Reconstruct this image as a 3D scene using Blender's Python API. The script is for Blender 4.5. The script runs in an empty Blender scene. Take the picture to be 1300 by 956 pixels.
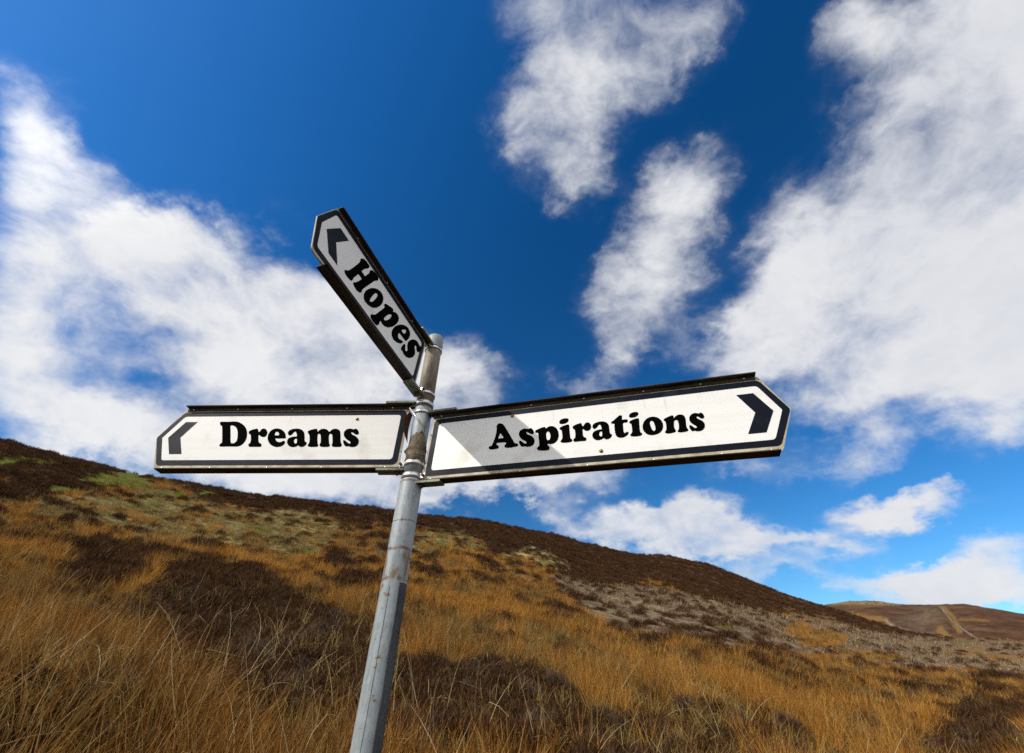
import bpy, bmesh, math, random
import numpy as np
from mathutils import Vector, Matrix
from mathutils.geometry import tessellate_polygon
random.seed(7); RNG = np.random.default_rng(7)
SC = bpy.context.scene; COL = SC.collection
R = math.radians
SKY_POL, SKY_SAT, SKY_HUE, SKY_VAL = 0.45, 1.36, 0.5, 1.32
SKY_TINT = (0.72, 1.0, 1.14)
CL_LO, CL_HI, CL_CAP, CL_A = 6.4, 7.0, 0.95, 1.06
# cx, cy, rx, ry (photograph pixels about the view axis), rotation, weight
CLOUDS = [
 (300,385,170,95,18,1.0),(430,455,130,75,25,1.0),(200,330,90,55,20,.7),(340,470,150,60,0,.8),
 (25,140,70,60,45,.5),(100,225,110,40,38,.55),(20,245,60,45,0,.5),(150,290,70,35,0,.5),
 (30,430,110,85,15,1.0),(50,325,95,60,20,.7),(10,210,40,60,0,.2),(90,520,130,40,5,.7),(250,560,260,55,0,.8),(430,600,220,45,0,.8),(60,585,120,25,0,.6),
 (590,490,70,50,20,.6),(640,600,120,40,-10,.6),(560,630,140,25,0,.55),(740,605,80,22,-8,.38),
 (740,35,100,105,0,.62),(712,145,82,90,0,.62),(735,225,50,35,0,.4),(850,60,80,60,-40,.30),(900,20,60,40,-30,.3),(650,160,35,30,0,.3),
 (880,220,60,42,-55,.52),(850,295,70,58,-50,.66),(815,385,64,66,-60,.64),(790,430,45,35,0,.4),(745,480,50,22,0,.5),
 (1240,150,150,150,-40,1.1),(1110,290,165,100,-42,1.1),(1270,330,150,160,0,1.1),(1010,385,120,70,-35,.85),(1150,420,170,80,-10,.9),(1280,470,110,80,0,.9),
 (1110,30,60,45,-30,.45),(1290,20,120,100,0,.9),(930,430,60,40,-20,.45),
 (1060,510,90,50,-10,.75),(1110,565,65,32,-20,.4),(950,590,60,20,-10,.3),
 (790,660,75,30,-5,.9),(885,655,80,30,5,.9),(960,690,90,28,5,.8),(850,690,110,28,0,.7),(1060,700,75,20,0,.7),(1000,735,90,18,0,.6),
 (1120,655,60,24,-5,.85),(1195,640,60,20,-5,.75),
 (1185,738,60,22,0,.85),(1280,705,60,25,-10,.7),(1260,745,100,25,0,.85),(1120,750,60,12,0,.6),(1200,765,120,14,0,.6)]
RING_Z, SHOULDER_Z = 1.42 + .343, 1.42 + .574
EYE = Vector((0, 0, 1.5))

# ------------------------------------------------------------------ camera
FWD = Vector((0, 0.79740731, 0.60344145)); UP = Vector((-0.00243747, -0.60343965, 0.79740494)); RT = Vector((0.99999703, -0.00147087, 0.00194366))
FPX = 580.832                       # focal length in pixels of the 1300 px wide photograph, principal point (650, 434)
cam = bpy.data.cameras.new('camera'); cam_o = bpy.data.objects.new('camera', cam); COL.objects.link(cam_o)
cam_o.matrix_world = Matrix(((RT.x, UP.x, -FWD.x, EYE.x), (RT.y, UP.y, -FWD.y, EYE.y), (RT.z, UP.z, -FWD.z, EYE.z), (0, 0, 0, 1)))
cam.sensor_width = 36; cam.lens = 36 * FPX / 1300; cam.shift_y = -44 / 1300
cam.clip_start = 0.05; cam.clip_end = 20000
cam.dof.use_dof = True; cam.dof.focus_distance = 1.75; cam.dof.aperture_fstop = 5.0
SC.camera = cam_o

# ------------------------------------------------------------------ light
SUN_AZ, SUN_EL = R(-152), R(40)
SUN = Vector((math.cos(SUN_AZ) * math.cos(SUN_EL), math.sin(SUN_AZ) * math.cos(SUN_EL), math.sin(SUN_EL)))
sl = bpy.data.lights.new('sun', 'SUN'); sl.energy = 2.55; sl.angle = R(0.5); sl.color = (1.0, 0.94, 0.85)
so = bpy.data.objects.new('sun', sl); COL.objects.link(so); so.rotation_euler = SUN.to_track_quat('Z', 'Y').to_euler()
vs = SC.view_settings; vs.view_transform = 'Standard'; vs.look = 'None'; vs.exposure = 0.27; vs.gamma = 1.0; vs.use_curve_mapping = False
SC.cycles.max_bounces = 4; SC.cycles.diffuse_bounces = 2; SC.cycles.glossy_bounces = 2; SC.cycles.transparent_max_bounces = 8
SC.cycles.use_denoising = False; SC.cycles.caustics_reflective = False; SC.cycles.caustics_refractive = False

# ------------------------------------------------------------------ node helpers
class NT:
    def __init__(s, tree): s.t = tree
    def n(s, typ, inp=None, **kw):
        nd = s.t.nodes.new(typ)
        for k, v in kw.items(): setattr(nd, k, v)
        for k, v in (inp or {}).items():
            sk = nd.inputs[k]
            if isinstance(v, bpy.types.NodeSocket): s.t.links.new(v, sk)
            else: sk.default_value = v
        return nd
    def m(s, op, a, b=0.0, c=None, clamp=False):
        nd = s.t.nodes.new('ShaderNodeMath'); nd.operation = op; nd.use_clamp = clamp
        for i, v in enumerate((a, b, c)):
            if v is None: continue
            if isinstance(v, bpy.types.NodeSocket): s.t.links.new(v, nd.inputs[i])
            else: nd.inputs[i].default_value = v
        return nd.outputs[0]
    def v(s, op, a, b=None):
        nd = s.t.nodes.new('ShaderNodeVectorMath'); nd.operation = op
        for i, x in enumerate((a, b)):
            if x is None: continue
            if isinstance(x, bpy.types.NodeSocket): s.t.links.new(x, nd.inputs[i])
            else: nd.inputs[i].default_value = x
        return nd.outputs['Value' if op in ('DOT_PRODUCT', 'LENGTH') else 'Vector']
    def ramp(s, x, a, b, lo=0.0, hi=1.0, smooth=True):
        return s.n('ShaderNodeMapRange', {'Value': x, 'From Min': a, 'From Max': b, 'To Min': lo, 'To Max': hi},
                   interpolation_type='SMOOTHSTEP' if smooth else 'LINEAR').outputs[0]
    def mix(s, f, a, b, blend='MIX'):
        nd = s.t.nodes.new('ShaderNodeMix'); nd.data_type = 'RGBA'; nd.blend_type = blend
        for k, v in ((0, f), (6, a), (7, b)):
            if isinstance(v, bpy.types.NodeSocket): s.t.links.new(v, nd.inputs[k])
            else: nd.inputs[k].default_value = (*v, 1) if k > 0 and len(v) == 3 else v
        return nd.outputs[2]
    def noise(s, vec, scale, detail=4.0, rough=0.55, dist=0.0, out='Fac'):
        return s.n('ShaderNodeTexNoise', {'Vector': vec, 'Scale': scale, 'Detail': detail, 'Roughness': rough, 'Distortion': dist}).outputs[out]
    def link(s, a, b): s.t.links.new(a, b)

# ------------------------------------------------------------------ sky
world = bpy.data.worlds.new('World'); SC.world = world; world.use_nodes = True
wt = world.node_tree; wt.nodes.clear(); W = NT(wt)
sky = W.n('ShaderNodeTexSky', sky_type='NISHITA', sun_disc=False)
sky.sun_elevation = SUN_EL; sky.sun_rotation = math.atan2(SUN.x, SUN.y)
sky.altitude = 300; sky.air_density = 1.0; sky.dust_density = 0.5; sky.ozone_density = 3.0
D_ = W.n('ShaderNodeTexCoord').outputs['Generated']
sep = W.n('ShaderNodeSeparateXYZ', {0: D_}); dz = sep.outputs[2]
# sky light is partly polarised, most of all a right angle from the sun; the picture was taken through a polariser
cg = W.v('DOT_PRODUCT', D_, tuple(SUN)); cg2 = W.m('MULTIPLY', cg, cg)
pol = W.m('DIVIDE', W.m('SUBTRACT', 1.0, cg2), W.m('ADD', 1.0, cg2))
keep = W.m('SUBTRACT', 1.0, W.m('MULTIPLY', pol, SKY_POL))
hs = W.n('ShaderNodeHueSaturation', {'Color': sky.outputs[0], 'Saturation': SKY_SAT, 'Hue': SKY_HUE, 'Value': SKY_VAL})
skyc = W.mix(1.0, hs.outputs[0], W.n('ShaderNodeCombineColor', {0: W.m('MULTIPLY', keep, SKY_TINT[0]), 1: W.m('MULTIPLY', keep, SKY_TINT[1]), 2: W.m('MULTIPLY', keep, SKY_TINT[2])}).outputs[0], 'MULTIPLY')
# clouds: cells of a cloud deck, each an ellipse about a direction in the sky, frayed by fractal noise in the deck's plane
fw = W.m('MAXIMUM', W.v('DOT_PRODUCT', D_, tuple(FWD)), 0.08)
uu = W.m('DIVIDE', W.v('DOT_PRODUCT', D_, tuple(RT)), fw); vv = W.m('DIVIDE', W.v('DOT_PRODUCT', D_, tuple(UP)), fw)
uv = W.n('ShaderNodeCombineXYZ', {0: uu, 1: vv}).outputs[0]
den = W.m('ADD', W.m('MAXIMUM', dz, 0.0), 0.16)
deck = W.v('DIVIDE', D_, W.n('ShaderNodeCombineXYZ', {0: den, 1: den, 2: den}).outputs[0])
deck = W.v('MULTIPLY', deck, (1, 1, 0))
warp = W.noise(deck, 2.2, 5, 0.6, 0, 'Color')
wv = W.v('MULTIPLY', W.v('SUBTRACT', warp, (0.5, 0.5, 0.5)), (0.30, 0.30, 0))
rag = W.v('SUBTRACT', W.noise(W.v('MULTIPLY', D_, (1, 1, 1.4)), 5.0, 7, 0.62, 0, 'Color'), (0.5, 0.5, 0.5))
uvw = W.v('ADD', W.v('ADD', uv, W.v('MULTIPLY', wv, (0.4, 0.4, 0))), W.v('MULTIPLY', rag, (0.26, 0.26, 0)))
def blob(cx, cy, rx, ry, rot, wgt):
    mp = W.n('ShaderNodeMapping', {'Vector': uvw, 'Location': ((cx - 650) / FPX, (434 - cy) / FPX, 0), 'Rotation': (0, 0, R(-rot)),
                                   'Scale': (rx / FPX, ry / FPX, 1)}, vector_type='TEXTURE')
    return W.ramp(W.v('LENGTH', mp.outputs[0]), 1.58, 0.0, 0.0, wgt)
acc = None
for b in CLOUDS:
    o = blob(*b); acc = o if acc is None else W.m('ADD', acc, o)
acc = W.m('MINIMUM', acc, CL_CAP)
# elsewhere in the sky unseen cloud is made denser, to brighten the shade
far_out = W.ramp(W.m('MAXIMUM', W.m('ABSOLUTE', uu), W.m('MULTIPLY', W.m('ABSOLUTE', vv), 1.45)), 1.15, 1.7)
far_out = W.m('MAXIMUM', far_out, W.ramp(W.v('DOT_PRODUCT', D_, tuple(FWD)), 0.35, 0.15))
gen = W.ramp(W.noise(deck, 0.9, 3, 0.5), 0.22, 0.46)
acc = W.m('ADD', W.m('MULTIPLY', acc, W.m('SUBTRACT', 1.0, far_out)), W.m('MULTIPLY', gen, far_out))
warp2 = W.v('MULTIPLY', W.v('SUBTRACT', W.noise(deck, 7.5, 4, 0.6, 0, 'Color'), (0.5, 0.5, 0.5)), (0.10, 0.10, 0))
dw = W.v('ADD', W.v('ADD', deck, wv), warp2)
n0 = W.noise(W.v('ADD', dw, (2.2, 9.1, 0)), 1.7, 4, 0.55)
sph = W.v('ADD', W.v('MULTIPLY', D_, (1, 1, 1.5)), W.v('MULTIPLY', W.v('SUBTRACT', W.noise(D_, 3.2, 4, 0.55, 0, 'Color'), (0.5, 0.5, 0.5)), (0.22, 0.22, 0.22)))
n1 = W.noise(sph, 4.6, 10, 0.60)
n2r = W.noise(W.v('ADD', sph, (7.3, 2.1, 0)), 11.0, 6, 0.6)
n2 = W.m('SUBTRACT', 1.0, W.m('ABSOLUTE', W.m('SUBTRACT', W.m('MULTIPLY', n2r, 2.0), 1.0)))     # billows
c5 = lambda n, k: W.m('MULTIPLY', W.m('SUBTRACT', n, 0.5), k)
fr = W.m('ADD', c5(n0, 1.2), W.m('ADD', c5(n1, 1.65), W.m('MULTIPLY', W.m('SUBTRACT', n2, 0.78), 0.30)))
edge = W.ramp(acc, 0.0, 0.22)
dens = W.m('ADD', acc, W.m('MULTIPLY', fr, edge))
veil = W.m('MULTIPLY', W.ramp(acc, 0.02, 0.55, 0.0, 0.42), W.ramp(W.m('ADD', n1, c5(n0, 0.8)), 0.36, 0.66))
alpha = W.m('MAXIMUM', W.ramp(dens, 0.10, CL_A), veil)
# cloud light: whiter towards the sun's side, greyer in the thick cores, billows by noise
side = W.ramp(W.v('DOT_PRODUCT', D_, tuple(Vector((SUN.x, SUN.y, 0)).normalized())), -0.75, 0.35)
lum = W.m('ADD', CL_LO, W.m('MULTIPLY', side, CL_HI - CL_LO))
low = W.noise(W.v('ADD', sph, (3.1, 5.7, 0)), 3.4, 7, 0.55)
lum = W.m('MULTIPLY', lum, W.m('ADD', 1.0, W.m('ADD', c5(low, 0.32), W.m('ADD', c5(n1, 0.12), W.m('MULTIPLY', W.m('SUBTRACT', n2, 0.78), 0.16)))))
lum = W.m('MULTIPLY', lum, W.m('ADD', 1.0, W.m('MULTIPLY', W.ramp(cg, 0.55, 0.97), 0.55)))      # cloud near the sun scatters light forward
warm = W.ramp(lum, 4.5, 8.0)
lc = W.mix(warm, (0.93, 0.97, 1.09), (1.0, 1.0, 1.0))
lc = W.mix(1.0, lc, W.n('ShaderNodeCombineColor', {0: lum, 1: lum, 2: lum}).outputs[0], 'MULTIPLY')
final = W.mix(W.m('MULTIPLY', alpha, 0.97), skyc, lc)
bg = W.n('ShaderNodeBackground', {'Color': final, 'Strength': 0.1})
wo = W.n('ShaderNodeOutputWorld', {'Surface': bg.outputs[0]})

# ------------------------------------------------------------------ object helpers
def tag(o, label=None, cat=None, group=None, kind=None):
    for k, v in (('label', label), ('category', cat), ('group', group), ('kind', kind)):
        if v: o[k] = v
    return o
def mesh_obj(name, verts, faces, mat=None, parent=None, smooth=False):
    me = bpy.data.meshes.new(name); me.from_pydata([tuple(v) for v in verts], [], [tuple(f) for f in faces]); me.update()
    if mat: me.materials.append(mat)
    if smooth: me.polygons.foreach_set('use_smooth', [True] * len(me.polygons))
    o = bpy.data.objects.new(name, me); COL.objects.link(o)
    if parent: o.parent = parent
    return o
def bm_obj(name, bm, mat=None, parent=None, smooth=False, bevel=0.0):
    if bevel: bmesh.ops.bevel(bm, geom=[e for e in bm.edges if e.calc_face_angle(0) > 0.5], offset=bevel, segments=2, affect='EDGES', profile=0.6)
    bmesh.ops.recalc_face_normals(bm, faces=bm.faces)
    me = bpy.data.meshes.new(name); bm.to_mesh(me); bm.free()
    if mat: me.materials.append(mat)
    if smooth: me.polygons.foreach_set('use_smooth', [True] * len(me.polygons))
    o = bpy.data.objects.new(name, me); COL.objects.link(o)
    if parent: o.parent = parent
    return o
def empty(name, M):
    o = bpy.data.objects.new(name, None); COL.objects.link(o); o.matrix_world = M; o.empty_display_size = 0.1
    return o
def material(name):
    m = bpy.data.materials.new(name); m.use_nodes = True; m.node_tree.nodes.clear(); return m, NT(m.node_tree)
def finish(m, T, color, rough=0.6, metal=0.0, spec=0.5, bump=None, bump_d=0.01, bump_s=0.5, trans=None):
    b = T.n('ShaderNodeBsdfPrincipled', {'Base Color': color if isinstance(color, bpy.types.NodeSocket) else (*color, 1), 'Roughness': rough, 'Metallic': metal, 'Specular IOR Level': spec})
    if bump is not None:
        T.link(T.n('ShaderNodeBump', {'Height': bump, 'Distance': bump_d, 'Strength': bump_s}).outputs[0], b.inputs['Normal'])
    sh = b.outputs[0]
    if trans:
        tr = T.n('ShaderNodeBsdfTranslucent', {'Color': color if isinstance(color, bpy.types.NodeSocket) else (*color, 1)})
        sh = T.n('ShaderNodeMixShader', {0: trans, 1: sh, 2: tr.outputs[0]}).outputs[0]
    T.n('ShaderNodeOutputMaterial', {'Surface': sh})
    return m

# ------------------------------------------------------------------ terrain (heightfield surveyed from the eye point)
def hash2(ix, iy, seed):
    h = (ix.astype(np.int64) * 374761393 + iy.astype(np.int64) * 668265263 + seed * 982451653) & 0xffffffff
    h = ((h ^ (h >> 13)) * 1274126177) & 0xffffffff
    return ((h ^ (h >> 16)) & 0xffff) / 65535.0
def vnoise(x, y, seed=0):
    ix = np.floor(x); iy = np.floor(y); fx = x - ix; fy = y - iy
    fx = fx * fx * (3 - 2 * fx); fy = fy * fy * (3 - 2 * fy)
    a = hash2(ix, iy, seed); b = hash2(ix + 1, iy, seed); c = hash2(ix, iy + 1, seed); d = hash2(ix + 1, iy + 1, seed)
    return (a * (1 - fx) + b * fx) * (1 - fy) + (c * (1 - fx) + d * fx) * fy
def fbm(x, y, oct=4, seed=0):
    s = 0; a = 0.5; t = 0
    for i in range(oct):
        s = s + a * vnoise(x * 2 ** i + 17.3 * i, y * 2 ** i - 9.1 * i, seed + i); t += a; a *= 0.5
    return s / t
AZ_T = [-180, -130, -95, -70, -50, -16, -8.5, -2.8, 4.7, 8.3, 13.5, 17.7, 21.6, 25, 28.1, 31.1, 33.8, 36.7, 40, 44, 55, 80, 120, 180]
EL_T = [1.5, 3, 9, 15, 16.3, 16.4, 15.9, 15.6, 14.3, 13.1, 12.0, 11.35, 10.3, 8.8, 7.2, 6.0, 4.9, 3.8, 3.2, 2.9, 2.6, 2.4, 2, 1.5]
R_T = [300, 250, 160, 110, 95, 112, 125, 150, 200, 230, 260, 285, 310, 340, 370, 400, 430, 460, 480, 490, 500, 480, 400, 300]
FA_T = [-180, 10, 25, 29, 31, 33, 35, 37, 41, 43, 45, 50, 60, 90, 180]        # far ridge beyond the valley
FE_T = [2.0, 2.0, 3.5, 5.2, 6.05, 6.2, 6.05, 5.65, 5.35, 4.85, 4.2, 3.6, 3.0, 2.2, 2.0]
def height(az, r):
    """ground height for azimuth (degrees from +Y, right positive) and distance from the eye's foot"""
    el = np.interp(az, AZ_T, EL_T); Rr = np.interp(az, AZ_T, R_T)
    g1 = np.tan(np.radians(el)) + 1.5 / Rr
    nearg = np.interp(az, [-180, -60, -30, 0, 20, 45, 180], [.5, .62, .60, .60, .55, .42, .5])
    s = np.minimum(r / Rr, 1.0)
    g = g1 * (nearg + (1 - nearg) * (1 - (1 - s) ** 2))
    z = r * g
    zr = Rr * g1
    over = np.maximum(r - Rr, 0)
    z = z + np.where(r > Rr, (Rr - r) * g + over * g1 * np.exp(-over / (0.10 * Rr)) - over * 0.05 * np.exp(-over / 400), 0)
    z = np.where(r > Rr, np.maximum(z, np.minimum(zr, 2.0 - 0.002 * over)), z)
    # valley and the far hills
    fe = np.tan(np.radians(np.interp(az, FA_T, FE_T)))
    F0, F1 = 560.0, 1000.0
    q = np.clip((r - F0) / (F1 - F0), 0, 1)
    zf = np.where(r < F1, 22 + (F1 * fe + 1.5 - 22) * (1 - (1 - q) ** 1.7), F1 * fe + 1.5 - (r - F1) * 0.03)
    zf = np.where(r < F0, -50, zf); zf = np.maximum(zf, np.where(r > F1, 0, -50))
    z = np.maximum(z, zf)
    # the knoll the dry stone wall runs over
    ka = (az - 39.0) * np.pi / 180 * 720; kr = r - 720
    wid = np.where(ka < 0, 62.0, 26.0)
    kn = 71.5 * np.exp(-np.abs(ka / wid) ** 1.6 * 0.9) * np.exp(-(kr / 105.0) ** 2)
    z = np.maximum(z, np.where((r > 480) & (r < 1100), kn, -50))
    x = r * np.sin(np.radians(az)); y = r * np.cos(np.radians(az))
    # a low bank close on the left, tussocks everywhere
    z = z + 0.38 * np.exp(-(((x + 3.6) / 1.7) ** 2 + ((y - 3.4) / 1.6) ** 2))
    tus = np.minimum(r / 6, 1.0)
    z = z + tus * (0.22 * (fbm(x / 1.3, y / 1.3, 3, 3) - .5) + np.minimum(r / 40, 1) * 1.1 * (fbm(x / 4, y / 4, 3, 5) - .5)
                   + np.clip((r - 60) / 200, 0, 1) * 3.0 * (fbm(x / 28, y / 28, 3, 9) - .5))
    return z
def project(x, y, z):
    P = np.stack([x, y, z - 1.5], -1); d = P @ np.array(FWD); d = np.where(d < 0.05, 0.05, d)
    return 650 + FPX * (P @ np.array(RT)) / d, 434 - FPX * (P @ np.array(UP)) / d
# vegetation map: patches as surveyed, kept on a coarse grid of bearing and elevation
GX, GY, GS = 720, 300, 2.0
def mask(polys, blur=2):
    yy, xx = np.mgrid[0:GY, 0:GX]; px = xx * GS - 70.0; py = yy * GS + 500.0
    out = np.zeros((GY, GX))
    for pl in polys:
        if len(pl) == 4 and not isinstance(pl[0], tuple):
            cx, cy, rx, ry = pl; ins = ((px - cx) / rx) ** 2 + ((py - cy) / ry) ** 2 < 1
        else:
            ins = np.zeros((GY, GX), bool); n = len(pl)
            for i in range(n):
                (x0, y0), (x1, y1) = pl[i], pl[(i + 1) % n]
                if y0 == y1: continue
                c = ((y0 > py) != (y1 > py)) & (px < (x1 - x0) * (py - y0) / (y1 - y0) + x0); ins ^= c
        out[ins] = 1
    for _ in range(blur):
        out = (out + np.roll(out, 1, 0) + np.roll(out, -1, 0) + np.roll(out, 1, 1) + np.roll(out, -1, 1)) / 5
    return out
def sample(mk, px, py):
    u = np.clip((px + 70) / GS, 0, GX - 1.01); v = np.clip((py - 500) / GS, 0, GY - 1.01)
    i = u.astype(int); j = v.astype(int); fu = u - i; fv = v - j
    return (mk[j, i] * (1 - fu) + mk[j, i + 1] * fu) * (1 - fv) + (mk[j + 1, i] * (1 - fu) + mk[j + 1, i + 1] * fu) * fv
HEATHER = mask([[(-70,500),(60,560),(300,600),(480,625),(650,640),(760,670),(870,690),(1000,730),(1200,798),(1200,812),(1100,797),(950,772),(850,752),(760,738),(705,730),(690,712),(640,702),(560,682),(480,668),(400,655),(330,640),(250,630),(200,600),(130,592),(90,602),(60,612),(-70,595)],
  [(20,588),(95,592),(95,625),(40,640),(-70,650),(-70,605)],
  [(95,700),(140,688),(200,698),(218,722),(185,762),(110,775),(75,740)],
  [(215,735),(260,712),(330,738),(400,765),(430,788),(475,800),(500,850),(560,856),(640,848),(720,872),(780,970),(230,1000),(200,868),(195,800)],
  (450,705,36,13),(485,727,22,8),(660,690,40,14),
  [(1180,905),(1240,895),(1300,900),(1280,1000),(1160,1000)],(1150,850,40,4),(1250,858,40,5)], 5)
TUSSOCK = mask([[(60,642),(130,618),(200,618),(330,640),(420,660),(400,702),(330,718),(250,692),(200,692),(100,662)],(540,690,40,14),(600,700,30,8)], 3)
MOSS = mask([(140,607,42,13),(75,622,22,5),(197,626,32,6),(262,625,16,4),(170,642,12,4),(25,583,45,7),(382,702,16,6),(320,672,20,5),(590,754,12,5),(95,772,25,6),(300,655,12,3),(690,713,12,5)], 1)
CUT = mask([[(695,728),(760,740),(850,751),(950,771),(1000,784),(1100,799),(1200,813),(1300,817),(1370,820),(1370,858),(1300,858),(1230,853),(1130,848),(1050,840),(985,830),(900,820),(830,810),(780,797),(728,772)]], 1)
PALE = mask([(682,703,45,9),(700,712,30,7),(760,772,8,3),(1270,848,30,5),(1080,765,70,3)], 1)
ORANGE = mask([(1040,812,33,12),(1013,800,18,9),(1085,836,60,7),(1230,828,28,6),(1275,835,30,5),[(1190,768),(1200,770),(1214,786),(1222,802),(1216,804),(1207,790)],[(1076,774),(1100,780),(1128,783),(1120,788),(1102,786)],[(1218,785),(1256,787),(1256,788.5),(1218,787.5)],[(1188,800),(1194,794),(1207,808),(1196,812)]], 0)
KNOLL = mask([[(1128,792),(1160,776),(1180,770),(1190,766),(1200,782),(1206,800),(1200,812),(1165,806)]], 1)
TRACK = mask([[(1121,787),(1125,787),(1139,797),(1168,806),(1178,811),(1160,807),(1136,800)],(1197,813,4,2)], 0)
def zones(az, r):
    x = r * np.sin(np.radians(az)); y = r * np.cos(np.radians(az)); z = height(az, r)
    px, py = project(x, y, z)
    j1 = (fbm(x * 1.1 * 8 / (r + 8) + 3, y * 1.1 * 8 / (r + 8), 4, 21) - .5); j2 = (fbm(x * 1.1 * 8 / (r + 8) - 30, y * 1.1 * 8 / (r + 8) + 50, 4, 31) - .5)
    far = np.clip((r - 520) / 20, 0, 1)
    qx = px + j1 * (120 * (1 - far) + 8 * far); qy = py + j2 * (46 * (1 - far) + 3 * far)      # ragged edges
    out = {}
    wild = ((np.abs(az) > 62) | (py > 1080)).astype(float)
    patch = fbm(x / 6, y / 6, 4, 41)
    he = sample(HEATHER, qx, qy) * (1 - wild) + wild * np.clip((patch - .5) * 8, 0, 1)
    he = np.maximum(he, far)
    he = np.clip(he + np.clip((fbm(x / 2.2, y / 2.2, 3, 77) - .59) * 7, 0, 1) * (r < 160) * .8, 0, 1)
    cut = sample(CUT, px + j1 * 30, py + j2 * 10) * (1 - wild) * (1 - far)
    tu = sample(TUSSOCK, qx, qy) * (1 - wild); mo = sample(MOSS, px + j1 * 40, py + j2 * 12) * (1 - wild)
    pa = sample(PALE, qx, qy) * (1 - wild); og = sample(ORANGE, px + j1 * 10, py + j2 * 5) * (1 - wild); tr = sample(TRACK, px, py) * (1 - wild) * far; kn = sample(KNOLL, px + j1 * 8, py + j2 * 3) * (1 - wild) * far
    mo = np.clip(mo + (cut > .3) * np.clip((fbm(x / 7, y / 7, 3, 88) - .66) * 9, 0, 1) * .7 + (tu > .4) * np.clip((fbm(x / 2.5, y / 2.5, 3, 66) - .6) * 8, 0, 1) * .6, 0, 1)
    he = he * (1 - og)
    cut = cut * (1 - og)
    return x, y, z, dict(heather=he * (1 - cut), cut=cut, tussock=tu, moss=mo, pale=pa, track=tr, far=far, grassy=og, knoll=kn)

az_a = np.concatenate([np.arange(-180, -64, 4.0), np.arange(-64, 28, 0.25), np.arange(28, 46, 0.12), np.arange(46, 64.01, 0.25), np.arange(68, 180, 4.0)])
rr = [0.25]
while rr[-1] < 9000:
    r_ = rr[-1]; rr.append(r_ * (1.035 if r_ < 2 else 1.017 if r_ < 1200 else 1.15))
rr = np.array(rr)
A2, R2 = np.meshgrid(az_a, rr, indexing='ij')
gx, gy, gz, gzn = zones(A2, R2)
na, nr = A2.shape
vid = np.arange(na * nr).reshape(na, nr)
i0 = vid; i1 = np.roll(vid, -1, 0)
quads = np.stack([i0[:, :-1], i0[:, 1:], i1[:, 1:], i1[:, :-1]], -1).reshape(-1, 4)
me = bpy.data.meshes.new('moorland_ground')
V = np.stack([gx, gy, gz], -1).reshape(-1, 3)
me.vertices.add(len(V) + 1); me.vertices.foreach_set('co', np.concatenate([V, [[0, 0, 0]]]).astype(np.float32).ravel())
tri = np.stack([np.full(na, len(V)), i0[:, 0], i1[:, 0]], -1)
lv = np.concatenate([quads.ravel(), tri.ravel()]); ls = np.concatenate([np.arange(len(quads)) * 4, len(quads) * 4 + np.arange(len(tri)) * 3])
me.loops.add(len(lv)); me.loops.foreach_set('vertex_index', lv.astype(np.int32))
me.polygons.add(len(ls)); me.polygons.foreach_set('loop_start', ls.astype(np.int32))
me.polygons.foreach_set('use_smooth', np.ones(len(ls), bool))
for k, a in gzn.items():
    at = me.attributes.new(k, 'FLOAT', 'POINT'); at.data.foreach_set('value', np.concatenate([a.ravel(), [0]]).astype(np.float32))
me.update(calc_edges=True); me.validate()
m, T = material('moor_soil')
P = T.n('ShaderNodeNewGeometry').outputs['Position']
at = lambda k: T.n('ShaderNodeAttribute', attribute_name=k).outputs['Fac']
nA = T.noise(P, 0.35, 6, .6); nB = T.noise(P, 2.5, 5, .6); nC = T.noise(P, 11, 4, .65)
nF = T.noise(T.v('MULTIPLY', P, (1, 1, 2.5)), 0.055, 8, .72)
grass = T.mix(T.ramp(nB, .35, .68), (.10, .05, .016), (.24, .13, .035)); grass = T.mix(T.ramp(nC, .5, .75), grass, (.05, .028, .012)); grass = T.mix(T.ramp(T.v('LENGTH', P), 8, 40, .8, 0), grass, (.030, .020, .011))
heat = T.mix(T.ramp(nB, .35, .7), (.034, .019, .011), (.085, .048, .026)); heat = T.mix(T.ramp(nC, .6, .8), heat, (.13, .078, .04))
heat_f = T.mix(T.ramp(nF, .36, .66), (.058, .025, .012), (.125, .060, .028)); heat_f = T.mix(T.ramp(T.noise(P, 0.02, 6, .65), .52, .68), heat_f, (.135, .088, .045))
fm = T.ramp(T.v('LENGTH', P), 90, 260)
heat = T.mix(fm, heat, heat_f)
cutc = T.mix(T.ramp(T.noise(P, 0.9, 6, .7), .35, .65), (.070, .044, .025), (.27, .19, .11)); cutc = T.mix(T.ramp(T.noise(P, .25, 5, .6), .6, .75), cutc, (.14, .15, .05))
tus = T.mix(T.ramp(nB, .4, .65), (.10, .105, .03), (.34, .24, .10))
mos = T.mix(T.ramp(nC, .35, .7), (.06, .07, .008), (.17, .17, .015))
heat = T.mix(T.m('MULTIPLY', at('knoll'), .6), heat, T.mix(T.ramp(nF, .38, .62), (.078, .050, .031), (.150, .108, .068)))
c = T.mix(at('heather'), grass, heat); c = T.mix(at('cut'), c, cutc); c = T.mix(at('tussock'), c, tus)
c = T.mix(at('grassy'), c, T.mix(nB, (.14, .078, .026), (.28, .16, .05))); c = T.mix(at('moss'), c, mos)
c = T.mix(T.m('MULTIPLY', at('pale'), T.ramp(nA, .4, .6)), c, (.42, .33, .14)); c = T.mix(at('track'), c, (.33, .24, .15))
hb = T.m('ADD', T.m('MULTIPLY', nB, 0.25), T.m('ADD', T.m('MULTIPLY', nC, 0.06), T.m('MULTIPLY', T.m('MULTIPLY', nF, fm), 2.5)))
me.materials.append(finish(m, T, c, 0.95, spec=0.1, bump=hb, bump_d=1.0, bump_s=0.8))
ground = bpy.data.objects.new('moorland_ground', me); COL.objects.link(ground); tag(ground, kind='structure')

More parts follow.
